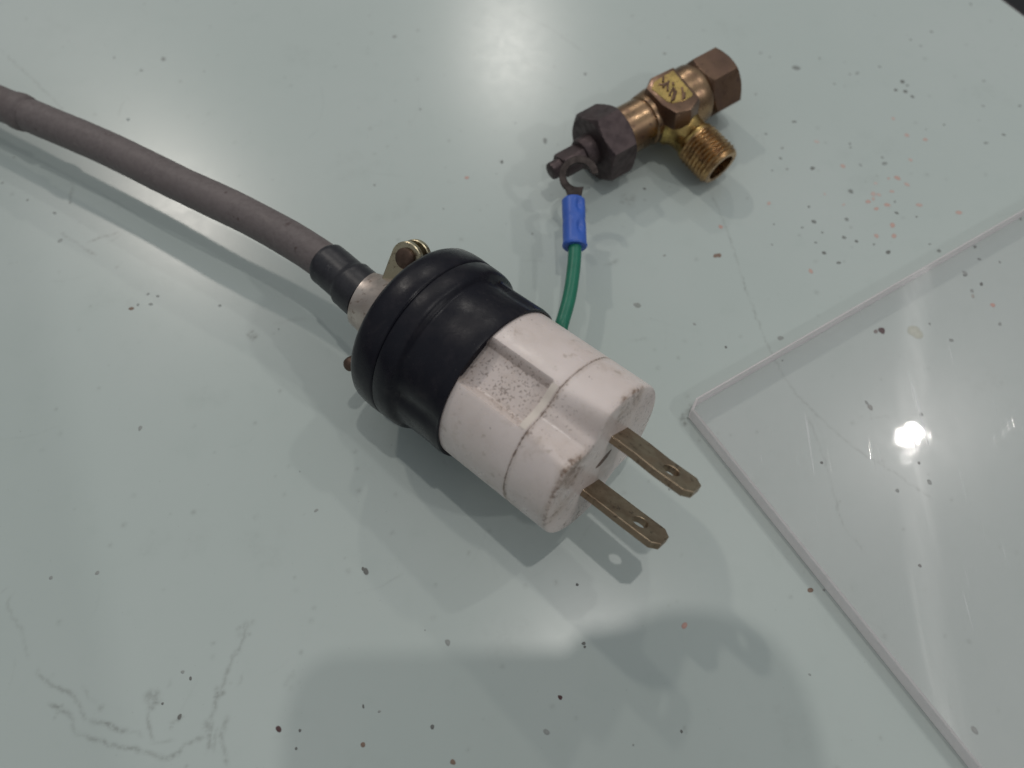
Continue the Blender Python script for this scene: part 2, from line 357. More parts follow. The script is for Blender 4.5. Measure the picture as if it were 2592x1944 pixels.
LINES = [
    (disp, [(1535, 415), (1560, 470), (1585, 540), (1610, 620), (1640, 700), (1665, 760), (1680, 790), (1720, 850), (1780, 910), (1850, 970), (1930, 1020), (1990, 1062), (2020, 1080)], .32, .42, .35),
    (disp, [(1745, 900), (1770, 960), (1800, 1060), (1820, 1130), (1850, 1172), (1872, 1198)], .3, .34, .45),
    (disp, [(1870, 905), (1900, 900), (1990, 893)], .3, .25, .5),
    (zb, [(60, 340), (30, 400), (75, 470), (105, 560), (120, 625)], .45, .35, .4),
    (zb, [(165, 670), (175, 700), (230, 740), (310, 778), (345, 830), (365, 880), (440, 905), (520, 930), (615, 952)], .5, .55, .3),
    (zb, [(615, 952), (650, 985), (720, 985), (790, 962)], .45, .4, .5),
    (zb, [(205, 815), (270, 842), (310, 880), (335, 945), (450, 985), (600, 1022), (700, 1050), (770, 1035), (800, 990), (890, 958)], .5, .5, .35),
    (zb, [(1060, 490), (1040, 560), (1000, 630), (970, 700), (945, 780), (915, 860), (905, 960), (890, 1035)], .5, .5, .35),
    (zb, [(978, 860), (955, 960), (962, 1020), (985, 1090)], .5, .5, .3),
    (zb, [(930, 920), (920, 1030)], .4, .45, .3), (zb, [(735, 715), (722, 750)], .4, .35, .3),
    (zb, [(640, 850), (640, 920), (660, 990)], .45, .4, .4), (zb, [(350, 740), (420, 820), (530, 850)], .4, .25, .5),
    (zb, [(730, 905), (800, 875)], .4, .4, .4), (zb, [(830, 915), (870, 905)], .4, .35, .4), (zb, [(1050, 680), (1030, 740)], .4, .22, .3),
    (zt, [(0, 305), (90, 390), (200, 490), (300, 590), (400, 690)], .4, .32, .35),
    (zt, [(780, 630), (755, 660), (738, 725)], .4, .25, .3), (zt, [(450, 1130), (438, 1200)], .45, .35, .3),
    (z5, [(412, 640), (400, 690), (395, 745)], .45, .4, .3), (z5, [(335, 905), (400, 945), (470, 990), (540, 1035)], .5, .42, .45),
    (z5, [(490, 960), (590, 925), (690, 900)], .55, .42, .5), (z5, [(600, 970), (690, 900)], .4, .3, .5),
    (zm, [(1600, 80), (1750, 170), (1850, 215), (2050, 350), (2130, 410)], .5, .22, .4),
    (zm, [(1650, 490), (1720, 530), (1790, 555)], .6, .25, .4), (zm, [(1820, 640), (1990, 720)], .5, .18, .4), (zm, [(800, 1430), (950, 1450), (1100, 1460)], .5, .22, .5),
    (zm, [(340, 1370), (520, 1390), (700, 1410)], .4, .15, .5),
    (disp, [(1360, 738), (1400, 732), (1440, 740)], .5, .35, .7), (disp, [(1300, 575), (1340, 562)], .6, .3, .6), (disp, [(1100, 560), (1180, 566)], .5, .2, .6),
    (disp, [(1030, 1015), (975, 1010), (955, 990)], .4, .4, .6), (disp, [(590, 700), (640, 690), (700, 694)], .6, .14, .5),
]
for i, (fn, pts, w, d, b) in enumerate(LINES): stroke([fn(p) for p in pts], w * .78, d * 1.05, min(.72, b + .10), i * 3.7, .45)
for fn, p, r, a in [(zb, (665, 780), 1.6, .45), (zb, (655, 800), 1.4, .4), (zb, (900, 920), 1.3, .35), (zb, (945, 770), .9, .5), (zb, (1050, 495), 1.5, .3), (zb, (265, 842), .9, .5),
                    (disp, (1480, 905), 1.1, .6), (disp, (1490, 890), 1.6, .45), (disp, (1360, 430), 2.0, .3), (disp, (545, 724), 1.1, .6), (disp, (630, 1470 / 1), 1.5, .12)]:
    for q in range(9):
        c = fn(p) + rng.normal(0, r * .55, 3); dab(c[0], c[1], r * rng.uniform(.25, .55), a * rng.uniform(.5, 1.2))
for q in range(60):                          # hair scratches
    x, y, a, ln = rng.uniform(-150, 150), rng.uniform(-80, 130), rng.uniform(0, 3.14), rng.uniform(4, 16)
    stroke([(x, y), (x + ln * .5 * math.cos(a), y + ln * .5 * math.sin(a)), (x + ln * math.cos(a + .15), y + ln * math.sin(a + .15))], .24, rng.uniform(.05, .15), .5, q * 1.3)
for q in range(26):                          # greasy smudges
    x, y = rng.uniform(-150, 150), rng.uniform(-80, 130)
    for w in range(12): dab(x + rng.normal(0, 3), y + rng.normal(0, 2), rng.uniform(.8, 2.2), rng.uniform(.02, .07))
for q in range(380):                         # faint wear spread over the whole top
    x, y = rng.uniform(-160, 160), rng.uniform(-84, 138); dab(x, y, rng.uniform(.25, .6), rng.uniform(.08, .32))
# the table ends beyond the upper right corner of the picture
e0, e1 = unproj((2536, 0), 0), unproj((2592, 42), 0)
ed = (e1 - e0) / (e1 - e0)[1]                # x change per unit y
xlim = e0[0] + ed[0] * (GY - e0[1])
GXc = np.minimum(GX, xlim)
ny, nx = GX.shape
co = np.stack([GXc, GY, np.zeros_like(GX)], 2).reshape(-1, 3) * S
idx = np.arange(nx * ny).reshape(ny, nx)
quads = np.stack([idx[:-1, :-1], idx[:-1, 1:], idx[1:, 1:], idx[1:, :-1]], 2)
keep = (GX[:-1, :-1] < xlim[:-1, :-1]) | (GX[1:, :-1] < xlim[1:, :-1]); quads = quads[keep]
me = bpy.data.meshes.new('table_top'); me.vertices.add(len(co)); me.vertices.foreach_set('co', co.ravel())
nq = len(quads); me.loops.add(nq * 4); me.loops.foreach_set('vertex_index', quads.ravel().astype(np.int32))
me.polygons.add(nq); me.polygons.foreach_set('loop_start', np.arange(nq, dtype=np.int32) * 4)
me.update(calc_edges=True); me.materials.append(M_TABLE)
at = me.attributes.new('stain', 'FLOAT', 'POINT'); at.data.foreach_set('value', stain.ravel().astype(np.float32))
table = tag(link('table_top', me), 'pale green laminate table top scuffed and spattered with specks', 'table', 'structure')
# edge strip and dark floor below
a0 = e0 - ed * 700; a1 = e0 + ed * 700; tdir = (a1 - a0) / np.linalg.norm(a1 - a0); nrm = np.array([-tdir[1], tdir[0], 0]); nrm = nrm if nrm[0] > 0 else -nrm
pr = [(0.02, -.05), (.9, -.15), (1.5, -.7), (1.7, -1.6), (1.7, -28), (0.02, -28)]
V = [tuple(b + nrm * p[0] + np.array([0, 0, p[1]])) for b in (a0, a1) for p in pr]; n = len(pr)
mesh('edge_strip', V, [(i, i + 1, n + i + 1, n + i) for i in range(n - 1)], M_EDGE, table)
fl = mesh('floor', [(-3000, -3000, -720), (3000, -3000, -720), (3000, 3000, -720), (-3000, 3000, -720)], [(0, 1, 2, 3)], M_FLOOR)
tag(fl, 'dark floor showing past the table edge', 'floor', 'structure')

# dried specks of paint and grime lying on the table
G0, G1 = (0.135, 0.138, 0.128), (0.27, 0.285, 0.27); PK = (0.50, 0.30, 0.255); BR = (0.20, 0.135, 0.10); RD = (0.07, 0.03, 0.03)
SP = []
zc = lambda p: unproj((1900 + p[0] * .422, p[1] * .422), 0)
for x, y, r, c in [(275, 408, 22, .35), (262, 404, 15, .35), (910, 490, 17, .05), (928, 548, 15, .05), (870, 540, 12, .1), (970, 580, 13, .2), (940, 512, 10, .2), (775, 400, 9, .45), (1085, 190, 11, .4), (960, 238, 9, .5), (1320, 25, 11, .4), (415, 350, 10, .6), (503, 503, 8, .55), (595, 445, 9, .65), (640, 440, 13, .7), (262, 730, 12, .25), (92, 803, 9, .4), (180, 950, 9, .25), (372, 1010, 15, .15), (130, 1022, 7, .5), (600, 1148, 16, .3), (350, 1240, 9, .15), (575, 1315, 12, .35), (380, 1330, 15, .2), (560, 1425, 14, .3), (635, 1448, 11, .05), (440, 1517, 12, .05), (527, 1577, 11, .2), (825, 1512, 15, .05), (877, 1278, 11, .05), (740, 1465, 8, .5), (995, 1300, 8, .4), (1160, 748, 8, .3), (1518, 808, 11, .25), (1412, 857, 12, .5), (1615, 635, 10, .35), (1395, 635, 10, .7), (805, 980, 16, .5), (790, 945, 9, .55), (595, 862, 9, .5), (598, 885, 8, .5), (1130, 1505, 12, .3), (1075, 1465, 7, .4), (1345, 1480, 11, .2), (1370, 1553, 10, .25), (1495, 1573, 8, .35), (1285, 1650, 11, .3), (1620, 1313, 10, .35), (140, 1345, 6, .3), (130, 1468, 6, .35), (660, 990, 11, .75), (430, 1395, 8, .5), (1400, 485, 12, .8), (115, 342, 8, .65), (60, 318, 13, .85), (30, 565, 10, .75), (1020, 275, 10, .7), (390, 1455, 8, .45), (310, 1365, 8, .5), (865, 1210, 8, .5)]:
    SP.append((zc((x, y)), r * .422 / 8.8, tuple(np.array(G0) + (np.array((.36, .40, .38)) - G0) * c)))
for x, y, r, c in [(855, 712, 12, .5), (938, 812, 14, .3), (1048, 838, 14, .2), (395, 850, 14, .7), (960, 960, 12, .4), (552, 995, 15, .25), (882, 1068, 18, 0), (935, 1105, 16, .35), (828, 1070, 9, .2), (848, 1148, 13, .25), (735, 1165, 16, .45), (768, 1168, 13, .5), (705, 1210, 16, .1), (735, 1192, 13, .4), (755, 1252, 14, .05), (818, 1230, 17, .1), (1012, 1230, 15, .3), (850, 1350, 17, .05), (755, 1415, 14, .2), (860, 1415, 15, .1), (1248, 1275, 16, .2), (360, 1627, 14, .1), (110, 1220, 12, .3), (558, 1228, 9, .6), (445, 1165, 9, .7), (750, 1100, 12, .8)]:
    SP.append((zc((x, y)), r * .422 / 8.8, tuple(np.array((.48, .31, .265)) + (np.array((.50, .46, .43)) - (.48, .31, .265)) * c)))
for x, y, r, c in [(353, 128, 8, G1), (305, 152, 5, G1), (852, 79, 6, G1), (247, 124, 4, G1), (277, 258, 5, (.3, .33, .32)), (1084, 350, 5, G0), (1177, 304, 8, G1), (809, 400, 4, G1), (908, 236, 4, G1), (1264, 160, 5, G1), (1436, 116, 5, G1), (1392, 408, 4, G0), (1008, 384, 6, PK), (1378, 660, 8, (.25, .27, .25)), (1372, 658, 5, G1), (1686, 730, 7, G1), (1568, 750, 4, G0), (1553, 552, 8, BR), (1545, 553, 7, BR), (1557, 490, 6, PK), (320, 635, 4, G1), (341, 640, 4, G1), (325, 657, 5, G1), (298, 658, 4, G1), (284, 667, 6, BR), (303, 925, 6, G1), (683, 1103, 4, G1), (790, 1235, 7, G0), (784, 1229, 4, G0), (967, 1388, 6, G1), (1261, 1390, 4, G0), (1263, 1397, 3, G0), (1247, 1263, 3, G0), (602, 1575, 6, RD), (648, 1578, 3, G0), (785, 1526, 3, G0), (784, 1608, 5, BR), (978, 1646, 6, BR), (934, 1570, 5, G0), (1210, 1507, 5, RD), (1181, 1582, 6, G1), (1478, 1352, 7, PK), (1750, 1275, 6, BR), (1472, 1580, 3, G0), (1435, 552, 4, G1), (1225, 375, 4, G1), (110, 1248, 4, G1), (210, 1238, 5, G1), (412, 1465, 4, G0), (388, 1548, 5, G0), (395, 1452, 4, G1), (351, 1520, 3, G0), (640, 1617, 3, G0), (820, 1537, 3, G1), (1905, 714, 10, RD), (1892, 716, 6, (.2, .17, .16)), (1973, 715, 17, (.40, .41, .34)), (1983, 722, 15, (.40, .41, .34)), (2008, 700, 4, G1), (2055, 735, 5, G1), (2085, 590, 6, G1), (2102, 640, 5, (.35, .33, .3)), (2100, 628, 5, G1), (2120, 614, 5, G0), (2145, 660, 7, PK), (2160, 700, 5, G1), (1990, 895, 5, G1), (1985, 1000, 4, G0), (2008, 1042, 6, G1), (1938, 1060, 5, G1), (1987, 1222, 4, G0), (2105, 1577, 7, G1), (1780, 1275, 3, G1), (1880, 880, 7, (.3, .3, .28)), (1872, 870, 5, G1), (1775, 1000, 4, G0), (30, 340, 3, G1), (5, 395, 4, G1), (60, 432, 4, G1), (130, 520, 6, (.3, .32, .3)), (118, 460, 5, G1), (475, 660, 4, G1), (1190, 1080, 3, G1), (1128, 1003, 4, G0), (1160, 1016, 4, G0), (1500, 700, 4, G1), (1690, 320, 4, G1), (1700, 365, 4, G1)]:
    SP.append((disp((x, y)), r * 1.1718 / 11.5, c))
for q in range(36):
    x, y = rng.uniform(-150, 150), rng.uniform(-82, 130)
    SP.append((np.array([x, y, 0]), abs(rng.normal(0, .13)) + .10, tuple(np.array(G0) + (np.array((.36, .40, .38)) - G0) * rng.uniform(.45, .95))))
V = []; Fc = []; TC = []
for c, r, col in SP:
    if c[0] > e0[0] + ed[0] * (c[1] - e0[1]) - 2: continue
    b = len(V); n = 11; el = rng.uniform(.75, 1.25); an = rng.uniform(0, 3.14); ca, sa = math.cos(an), math.sin(an); h = .05
    ir = rng.uniform(.72, 1.25, n); ir = (ir + np.roll(ir, 1)) / 2
    for ring, hh in ((1.0, .004), (.72, h)):
        for j in range(n):
            t = 2 * math.pi * j / n; px, py = r * ring * ir[j] * math.cos(t) * el, r * ring * ir[j] * math.sin(t) / el
            V.append((c[0] + px * ca - py * sa, c[1] + px * sa + py * ca, hh))
            k = .22 if ring == 1.0 else 1.0
            TC.append(tuple(np.array(col) * k + np.array((.42, .47, .45)) * (1 - k)))
    V.append((c[0], c[1], h * 1.1)); TC.append(tuple(min(1, v * 1.15) for v in col))
    Fc += [(b + j, b + (j + 1) % n, b + n + (j + 1) % n, b + n + j) for j in range(n)] + [(b + n + j, b + n + (j + 1) % n, b + 2 * n) for j in range(n)]
sp = mesh('paint_spatter', V, Fc, M_SPECK, table, sharp=None); tag(sp, 'dried dark and pinkish specks spattered over the table', kind='stuff')
ca = sp.data.color_attributes.new('tint', 'FLOAT_COLOR', 'POINT')
ca.data.foreach_set('color', np.array([(*t, 1) for t in TC], np.float32).ravel())

# ------------------------------------------------------------------ clear acrylic sheet lying on the table
TH = 4.6
k1 = unproj((1763, 1006), TH); k2 = unproj((1752, 1036), TH); far = unproj((2592, 528), TH); low = unproj((2483, 1944), TH)
u1 = (far - k1) / np.linalg.norm(far - k1); u2 = (low - k2) / np.linalg.norm(low - k2)
p1 = k1 + u1 * 260; p2 = k2 + u2 * 230; p3 = p2 + (p1 - k1)
poly = [k1, k2, p2, p3, p1]; ins = .45; n = len(poly); cen = sum(poly) / n
def ring(z, inset):
    out = []
    for i, p in enumerate(poly):
        a, b = poly[i - 1], poly[(i + 1) % n]; d = ((a - p) / np.linalg.norm(a - p) + (b - p) / np.linalg.norm(b - p)); d /= np.linalg.norm(d)
        q = p + d * inset; out.append((q[0], q[1], z))
    return out
V = ring(.03, ins) + ring(.03 + ins, 0) + ring(TH - ins, 0) + ring(TH, ins)
Fc = [tuple(range(n))[::-1], tuple(range(3 * n, 4 * n))]; mi = [2, 0]
for L in range(3):
    for i in range(n): Fc.append((L * n + i, L * n + (i + 1) % n, (L + 1) * n + (i + 1) % n, (L + 1) * n + i)); mi.append(1)
me = bpy.data.meshes.new('acrylic_sheet'); org = np.array([k1[0], k1[1], 0])
me.from_pydata([tuple((np.array(v) - org) * S) for v in V], [], Fc); me.materials.append(M_ACRYL); me.materials.append(M_ACEDGE); me.materials.append(M_ACUNDER)
bm = bmesh.new(); bm.from_mesh(me); bmesh.ops.recalc_face_normals(bm, faces=bm.faces); bm.to_mesh(me); bm.free()
me.polygons.foreach_set('material_index', np.array(mi, np.int32)); me.update()
tag(link('acrylic_sheet', me, None, org), 'clear scratched acrylic sheet with sawn pale edges lying on the table', 'plastic sheet')

# ------------------------------------------------------------------ the power plug
Y_, P_, R_ = math.radians(-41.19), math.radians(6.14), math.radians(49.75)
XA = np.array([math.cos(Y_) * math.cos(P_), math.sin(Y_) * math.cos(P_), math.sin(P_)])
HA = np.array([-math.sin(Y_), math.cos(Y_), 0]); VA = np.cross(XA, HA)
YA = math.cos(R_) * HA + math.sin(R_) * VA; ZA = np.cross(XA, YA)
RP = np.stack([XA, YA, ZA], 1); TP = np.array([17.13, -27.98, 24.0])
def plug(V): return np.asarray(V, float) @ RP.T + TP
base_pt = plug([(-40, 0, 0)])[0]; base_pt[2] = 0
root = tag(link('power_plug', None, None, base_pt), 'white two-blade power plug with black cap on a grey-brown cable', 'power plug')
def part(name, VF, m, parent=root, **kw): return mesh(name, plug(VF[0]), VF[1], m, parent, base_pt, **kw)
RW, P0 = 16.85, math.radians(34)
def dphi(ph, c): return (ph - c + np.pi) % (2 * np.pi) - np.pi
def sstep(x, a, b): t = np.clip((x - a) / (b - a), 0, 1); return t * t * (3 - 2 * t)
def scallop(ph, x):                          # grip hollows on both sides; x from the seam (0) to the face (1)
    r = np.full_like(ph, RW)
    for c, wide in ((P0, 1.0), (P0 + np.pi, 1.25)):
        d = np.abs(dphi(ph, c)); w = math.radians(17.5 + 4.5 * x) * wide; depth = 1.7 + 2.6 * x
        r = r - depth * (1 - sstep(d, .18 * w, w * 1.05))
    return r
def pocket(ph):
    r = np.full_like(ph, RW)
    for c in (P0, P0 + np.pi):
        d = dphi(ph, c); fl = 13.9 / np.cos(np.clip(d, -.6, .6)); k = 1 - sstep(np.abs(d), math.radians(14.6), math.radians(18.2))
        r = r * (1 - k) + np.minimum(fl, r) * k
    return r
NPH = 288
# front disc: seam to blade face
xs = [-10.01, -9.9, -9.6] + list(np.linspace(-9, -.9, 14)) + [-.45, -.14, 0.0]
def rf_front(i, ph):
    x = xs[i]; t = (x + 9.82) / 9.82; r = scallop(ph, t)
    if i < 2: r = r - (.16, .03)[i]
    e = {len(xs) - 3: .06, len(xs) - 2: .28, len(xs) - 1: .75}.get(i, 0); return r - e
VF = lathe(xs, rf_front, NPH, True, False)
# face rings inwards
V, Fc = VF; V = np.asarray(V); ph = np.linspace(0, 2 * np.pi, NPH, endpoint=False); rl = scallop(ph, 1.0) - .75
last = (len(xs) - 1) * NPH; prev = last; nv = [V]; cnt = len(V)
for f in (.93, .7, .4, .15):
    nv.append(np.stack([np.full(NPH, -.02 if f > .9 else 0.0), rl * f * np.sin(ph), rl * f * np.cos(ph)], 1))
    Fc += [(prev + j, prev + (j + 1) % NPH, cnt + (j + 1) % NPH, cnt + j) for j in range(NPH)]; prev = cnt; cnt += NPH
nv.append(np.array([[0, 0, 0.0]])); Fc += [(prev + j, prev + (j + 1) % NPH, cnt) for j in range(NPH)]
V = np.concatenate(nv)
def dirt_front(V):
    x = V[:, 0]; ph = np.arctan2(V[:, 1], V[:, 2]); r = np.hypot(V[:, 1], V[:, 2])
    d = np.zeros(len(V))
    d += .55 * (1 - sstep(np.abs(dphi(ph, P0)), .1, .36)) * (x < -1.5) * (r > 8) * (.5 + .5 * sstep(-x, 2, 8))
    d += 1.0 * np.exp(-((x + .25) / .7) ** 2) * (r > 11) * (sstep(np.sin(ph * 3 + .4) + .6 * np.sin(ph * 7), .0, 1.0) + .3)
    d += .75 * np.exp(-((x + 9.7) / .22) ** 2)
    d += .45 * (1 - sstep(np.abs(dphi(ph, math.radians(-35))), .05, .4)) * (x > -8) * (x < -.5)
    d += .30 * (r < 12) * (x > -.05) * sstep(r, 2, 11)
    return np.clip(d, 0, 1)
def grime_front(V):
    x = V[:, 0]; ph = np.arctan2(V[:, 1], V[:, 2]); r = np.hypot(V[:, 1], V[:, 2]); deg = np.degrees(dphi(ph, 0.0))
    g = np.exp(-((x + .35) / .75) ** 2) * (r > 11) * (sstep(deg, 60, 70) * (1 - sstep(deg, 88, 112)) + (1 - sstep(np.abs(deg - 5), 10, 34)) + .9 * (1 - sstep(np.abs(deg + 32), 3, 20)))
    g += .9 * np.exp(-((x + 9.9) / .3) ** 2) + .5 * (1 - sstep(np.abs(deg + 40), 4, 18)) * sstep(-x, 4, 8)
    g += .45 * (1 - sstep(np.abs(dphi(ph, P0 - .28)), .02, .12)) * (r > 12)
    return np.clip(g, 0, 1)
part('front_disc', (V, Fc), M_WHITE, attrs={'dirt': dirt_front(V), 'grime': grime_front(V)}, sharp=28)
# rear shell
xr = [-31, -25.5, -22, -19, -16, -13.6, -12.35, -12.1, -11.85, -11.6, -10.45, -10.18, -10.06]
def rf_rear(i, ph):
    x = xr[i]
    if x <= -12.1: return pocket(ph)
    t = np.clip((x + 12.1) / .5, 0, 1); r = pocket(ph) * (1 - t) + scallop(ph, 0) * t
    return r - {len(xr) - 2: .03, len(xr) - 1: .16}.get(i, 0)
V, Fc = lathe(xr, rf_rear, NPH); ph = np.arctan2(V[:, 1], V[:, 2])
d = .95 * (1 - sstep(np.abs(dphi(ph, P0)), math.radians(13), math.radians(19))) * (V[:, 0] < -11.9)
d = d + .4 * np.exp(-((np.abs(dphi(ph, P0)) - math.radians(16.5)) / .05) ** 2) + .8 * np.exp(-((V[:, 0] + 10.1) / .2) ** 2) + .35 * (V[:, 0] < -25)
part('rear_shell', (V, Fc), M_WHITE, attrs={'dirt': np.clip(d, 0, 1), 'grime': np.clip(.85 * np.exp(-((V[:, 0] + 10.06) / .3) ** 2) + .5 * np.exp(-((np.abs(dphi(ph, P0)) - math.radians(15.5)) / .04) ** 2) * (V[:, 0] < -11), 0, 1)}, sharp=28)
# a cream rib closes the pocket towards the seam
for c in (P0, P0 + np.pi):
    aa = np.linspace(-.29, .29, 15); V = []
    rr = scallop(c + aa, 0) + .05
    for x in (-11.8, -10.4):
        for r_ in (-.6, 0.0):
            V += [(x, (q + r_) * math.sin(c + a), (q + r_) * math.cos(c + a)) for q, a in zip(rr, aa)]
    n = len(aa); Fc = []
    for A, B in ((0, 1), (1, 3), (3, 2), (2, 0)): Fc += [(A * n + i, A * n + i + 1, B * n + i + 1, B * n + i) for i in range(n - 1)]
    part('rib', (V, Fc), M_CREAM, sharp=40)
# blades with holes and clipped tips
def blade(y, z0, bend):
    w = 3.35; L = 17.3; out = [(-4, -w), (5, -w), (10, -w), (L - 1.5, -w), (L, -w + 1.5), (L, w - 1.5), (L - 1.5, w), (10, w), (5, w), (-4, w)]
    V, Fc = plate_shape(out, [circle(11.7, 0, 1.55, 24)], 1.5, .12)
    V = np.asarray(V); x, zz_, t = V[:, 0], V[:, 1], V[:, 2] - .75
    yy = y + t + bend * sstep(x, 3, 9) * 1.0
    return np.stack([x, yy, z0 + zz_], 1), Fc
part('blade', blade(6.35, -.5, -.45), M_BLADE, sharp=25); part('blade', blade(-6.35, -.15, -.1), M_BLADE, sharp=25)
# worn mark in the middle of the face
sl = [(2.3 * math.cos(t) * (1 + .15 * math.sin(3 * t)), 1.0 * math.sin(t)) for t in np.linspace(0, 2 * math.pi, 20, endpoint=False)]
V, Fc = plate_shape(sl, [], .05); an = math.radians(-48)
V = np.stack([V[:, 2] - .01, .7 + V[:, 0] * math.cos(an) - V[:, 1] * math.sin(an), .4 + V[:, 0] * math.sin(an) + V[:, 1] * math.cos(an)], 1)
part('screw_recess', (V, Fc), M_STAIN)
# black cap: sleeve, flange, rounded back
pc = [(-27.5, 16.3), (-26.7, 16.9), (-26.45, 17.15), (-26.6, 17.5), (-27.3, 17.68), (-30, 17.62), (-34, 17.6), (-37.2, 17.65), (-37.7, 17.8), (-38.0, 18.1), (-38.3, 18.5), (-38.8, 18.85), (-39.5, 19.02), (-40.5, 19.12), (-42.5, 19.15), (-42.8, 19.05), (-42.98, 18.75), (-43.15, 19.05), (-43.5, 19.2), (-45.5, 19.3), (-47.3, 19.25), (-48.8, 19.05), (-49.7, 18.5), (-50.2, 17.6), (-50.4, 16.2), (-50.45, 15.0), (-50.5, 4)]
def rf_cap(i, ph):
    x, r = pc[i]; r = np.full_like(ph, r)
    if -37.5 < x < -27.2:
        for c in (96, 122, 150, -18, 210, 236):
            r = r - .6 * np.exp(-(dphi(ph, math.radians(c)) / .11) ** 2)
    return r
part('cap', lathe([p[0] for p in pc], rf_cap, 240, True, True), M_BLACK, sharp=50)

# cord clamp behind the cap, cable leaves at a slight angle
cabdir = np.array([-.846, .533, -.02]); cabdir /= np.linalg.norm(cabdir)
clx = plug([(-47.5, 0, 0)])[0]
RC, TC_ = frame(clx, cabdir)                 # X outwards along the cable
zl = ZA - RC[:, 0] * (ZA @ RC[:, 0]); zl /= np.linalg.norm(zl); RC = np.stack([RC[:, 0], np.cross(zl, RC[:, 0]), zl], 1)
def clampT(V): return np.asarray(V, float) @ RC.T + TC_
def cpart(name, VF, m, parent, **kw): return mesh(name, clampT(VF[0]), VF[1], m, parent, base_pt, **kw)
NP = [(-1.5, 11.4), (2.5, 11.0), (6.5, 9.7), (10, 8.0), (13, 6.7), (15.4, 6.1)]
cpart('boot', prof([(x, r - .5) for x, r in NP] + [(15.5, 4.6)], 64), M_TAPE, root, sharp=40)
xn = [-1.5, -1.2] + list(np.linspace(0, 15.2, 16)) + [15.5, 15.5]
def rf_saddle(i, ph):                        # metal saddle over the upper side of the boot
    x = xn[i]; r = np.interp(x, [p[0] for p in NP], [p[1] for p in NP])
    d = np.abs(dphi(ph, math.radians(-8))); k = 1 - sstep(d, math.radians(84), math.radians(90))
    return (r + .35 - (.5 if i in (0, len(xn) - 1) else 0)) * k + (r - 1.1) * (1 - k)
clamp = cpart('cord_clamp', lathe(xn, rf_saddle, 120), M_CLAMP, root, sharp=35)
def ear(side, z0, th, x0):                   # lug with a screw hole, standing off sideways
    pts = []
    for t in np.linspace(-math.pi / 2, math.pi / 2, 15): pts.append((x0 + 3.6 * math.sin(t), 13.4 + 3.6 * math.cos(t)))
    out = [(x0 - 5.2, 3.0)] + [(p[0], p[1]) for p in pts] + [(x0 + 4.4, 3.0)]
    V, Fc = plate_shape(out, [circle(x0, 13.6, 1.7, 20)], th, .18)
    V = np.array(V); V[:, 2] += z0; V[:, 1] *= side; return V, Fc
for side in (1, -1):
    s_ = -1 if side == 1 else 1              # local Y of the clamp points the other way from the plug's
    for z0 in (.9, -2.3):
        cpart('ear', ear(side, z0, 1.3, 8.2), M_EAR, clamp, sharp=30)
    hd = prof([(-5.2, 1.6), (2.3, 1.6), (2.3, 2.2), (2.9, 2.15), (3.3, 1.6), (3.4, .8)], 32) if side == -1 else prof([(-4.6, 2.6), (-3.0, 2.6), (-3.0, 1.6), (9.6, 1.6), (10.4, 1.4), (10.9, .8)], 32)
    V = np.asarray(hd[0]); V = np.stack([V[:, 2] + (8.2 if side == -1 else 9.4), V[:, 1] + (-13.6 if side == -1 else 10.3), V[:, 0] * 1.0], 1)
    cpart('screw', (V, hd[1]), M_SCREW, clamp, sharp=40)

# cable and the tape sleeve on it
cp = [clampT([(6, 0, 0)])[0], clampT([(14, 0, 0)])[0], unproj((15 + .4521 * 1750, 180 + .4521 * 1042), 17.4), unproj((.4521 * 1420, 180 + .4521 * 828), 17.2),
      unproj((.4521 * 1000, 180 + .4521 * 628), 16.8), unproj((.4521 * 600, 180 + .4521 * 432), 15.6), unproj((.4521 * 250, 180 + .4521 * 283), 14.3), unproj((.4521 * 60, 180 + .4521 * 205), 13.4),
      unproj((.4521 * -200, 180 + .4521 * 105), 11.8), unproj((.4521 * -700, 180 - .4521 * 60), 7.5), unproj((.4521 * -1300, 180 - .4521 * 170), 4.7), (-330, 118, 4.6)]
path = smooth_path(cp, 26); s = np.r_[0, np.cumsum(np.linalg.norm(np.diff(path, axis=0), axis=1))]
notch = np.linalg.norm(path - np.array(unproj((.4521 * 165, 180 + .4521 * 248), 13.7)), axis=1).argmin()
rad = np.full(len(path), 4.25); rad[notch:] = 4.45; rad = rad - .8 * np.exp(-((s - s[notch]) / .6) ** 2) + .35 * np.exp(-((s - s[notch] - 3) / 2.0) ** 2)
rad = rad + np.array([.10 * nz(t, 0, .10, 40) + .04 * nz(t, 3, .5, 41) for t in s])
cable = mesh('cable', *tube(path, rad, 36), M_CABLE, root, base_pt, sharp=60)
# dark crack ring at the notch
tp = [clampT([(9.5, 0, 0)])[0], clampT([(12.5, 0, 0)])[0]]
i0 = 0
while s[i0] < 8.9: i0 += 1
i1 = i0
while s[i1] < 24.4: i1 += 1
tpath = path[i0:i1]; ts = s[i0:i1]
trad = np.array([5.0 + (.5 if t < 15.5 else 0) + .06 * nz(t, 1, .9, 3) for t in ts])
trad[0] = 4.4; trad[-1] = 4.5
mesh('tape_sleeve', *tube(tpath, trad, 40), M_TAPE, root, base_pt, sharp=40)

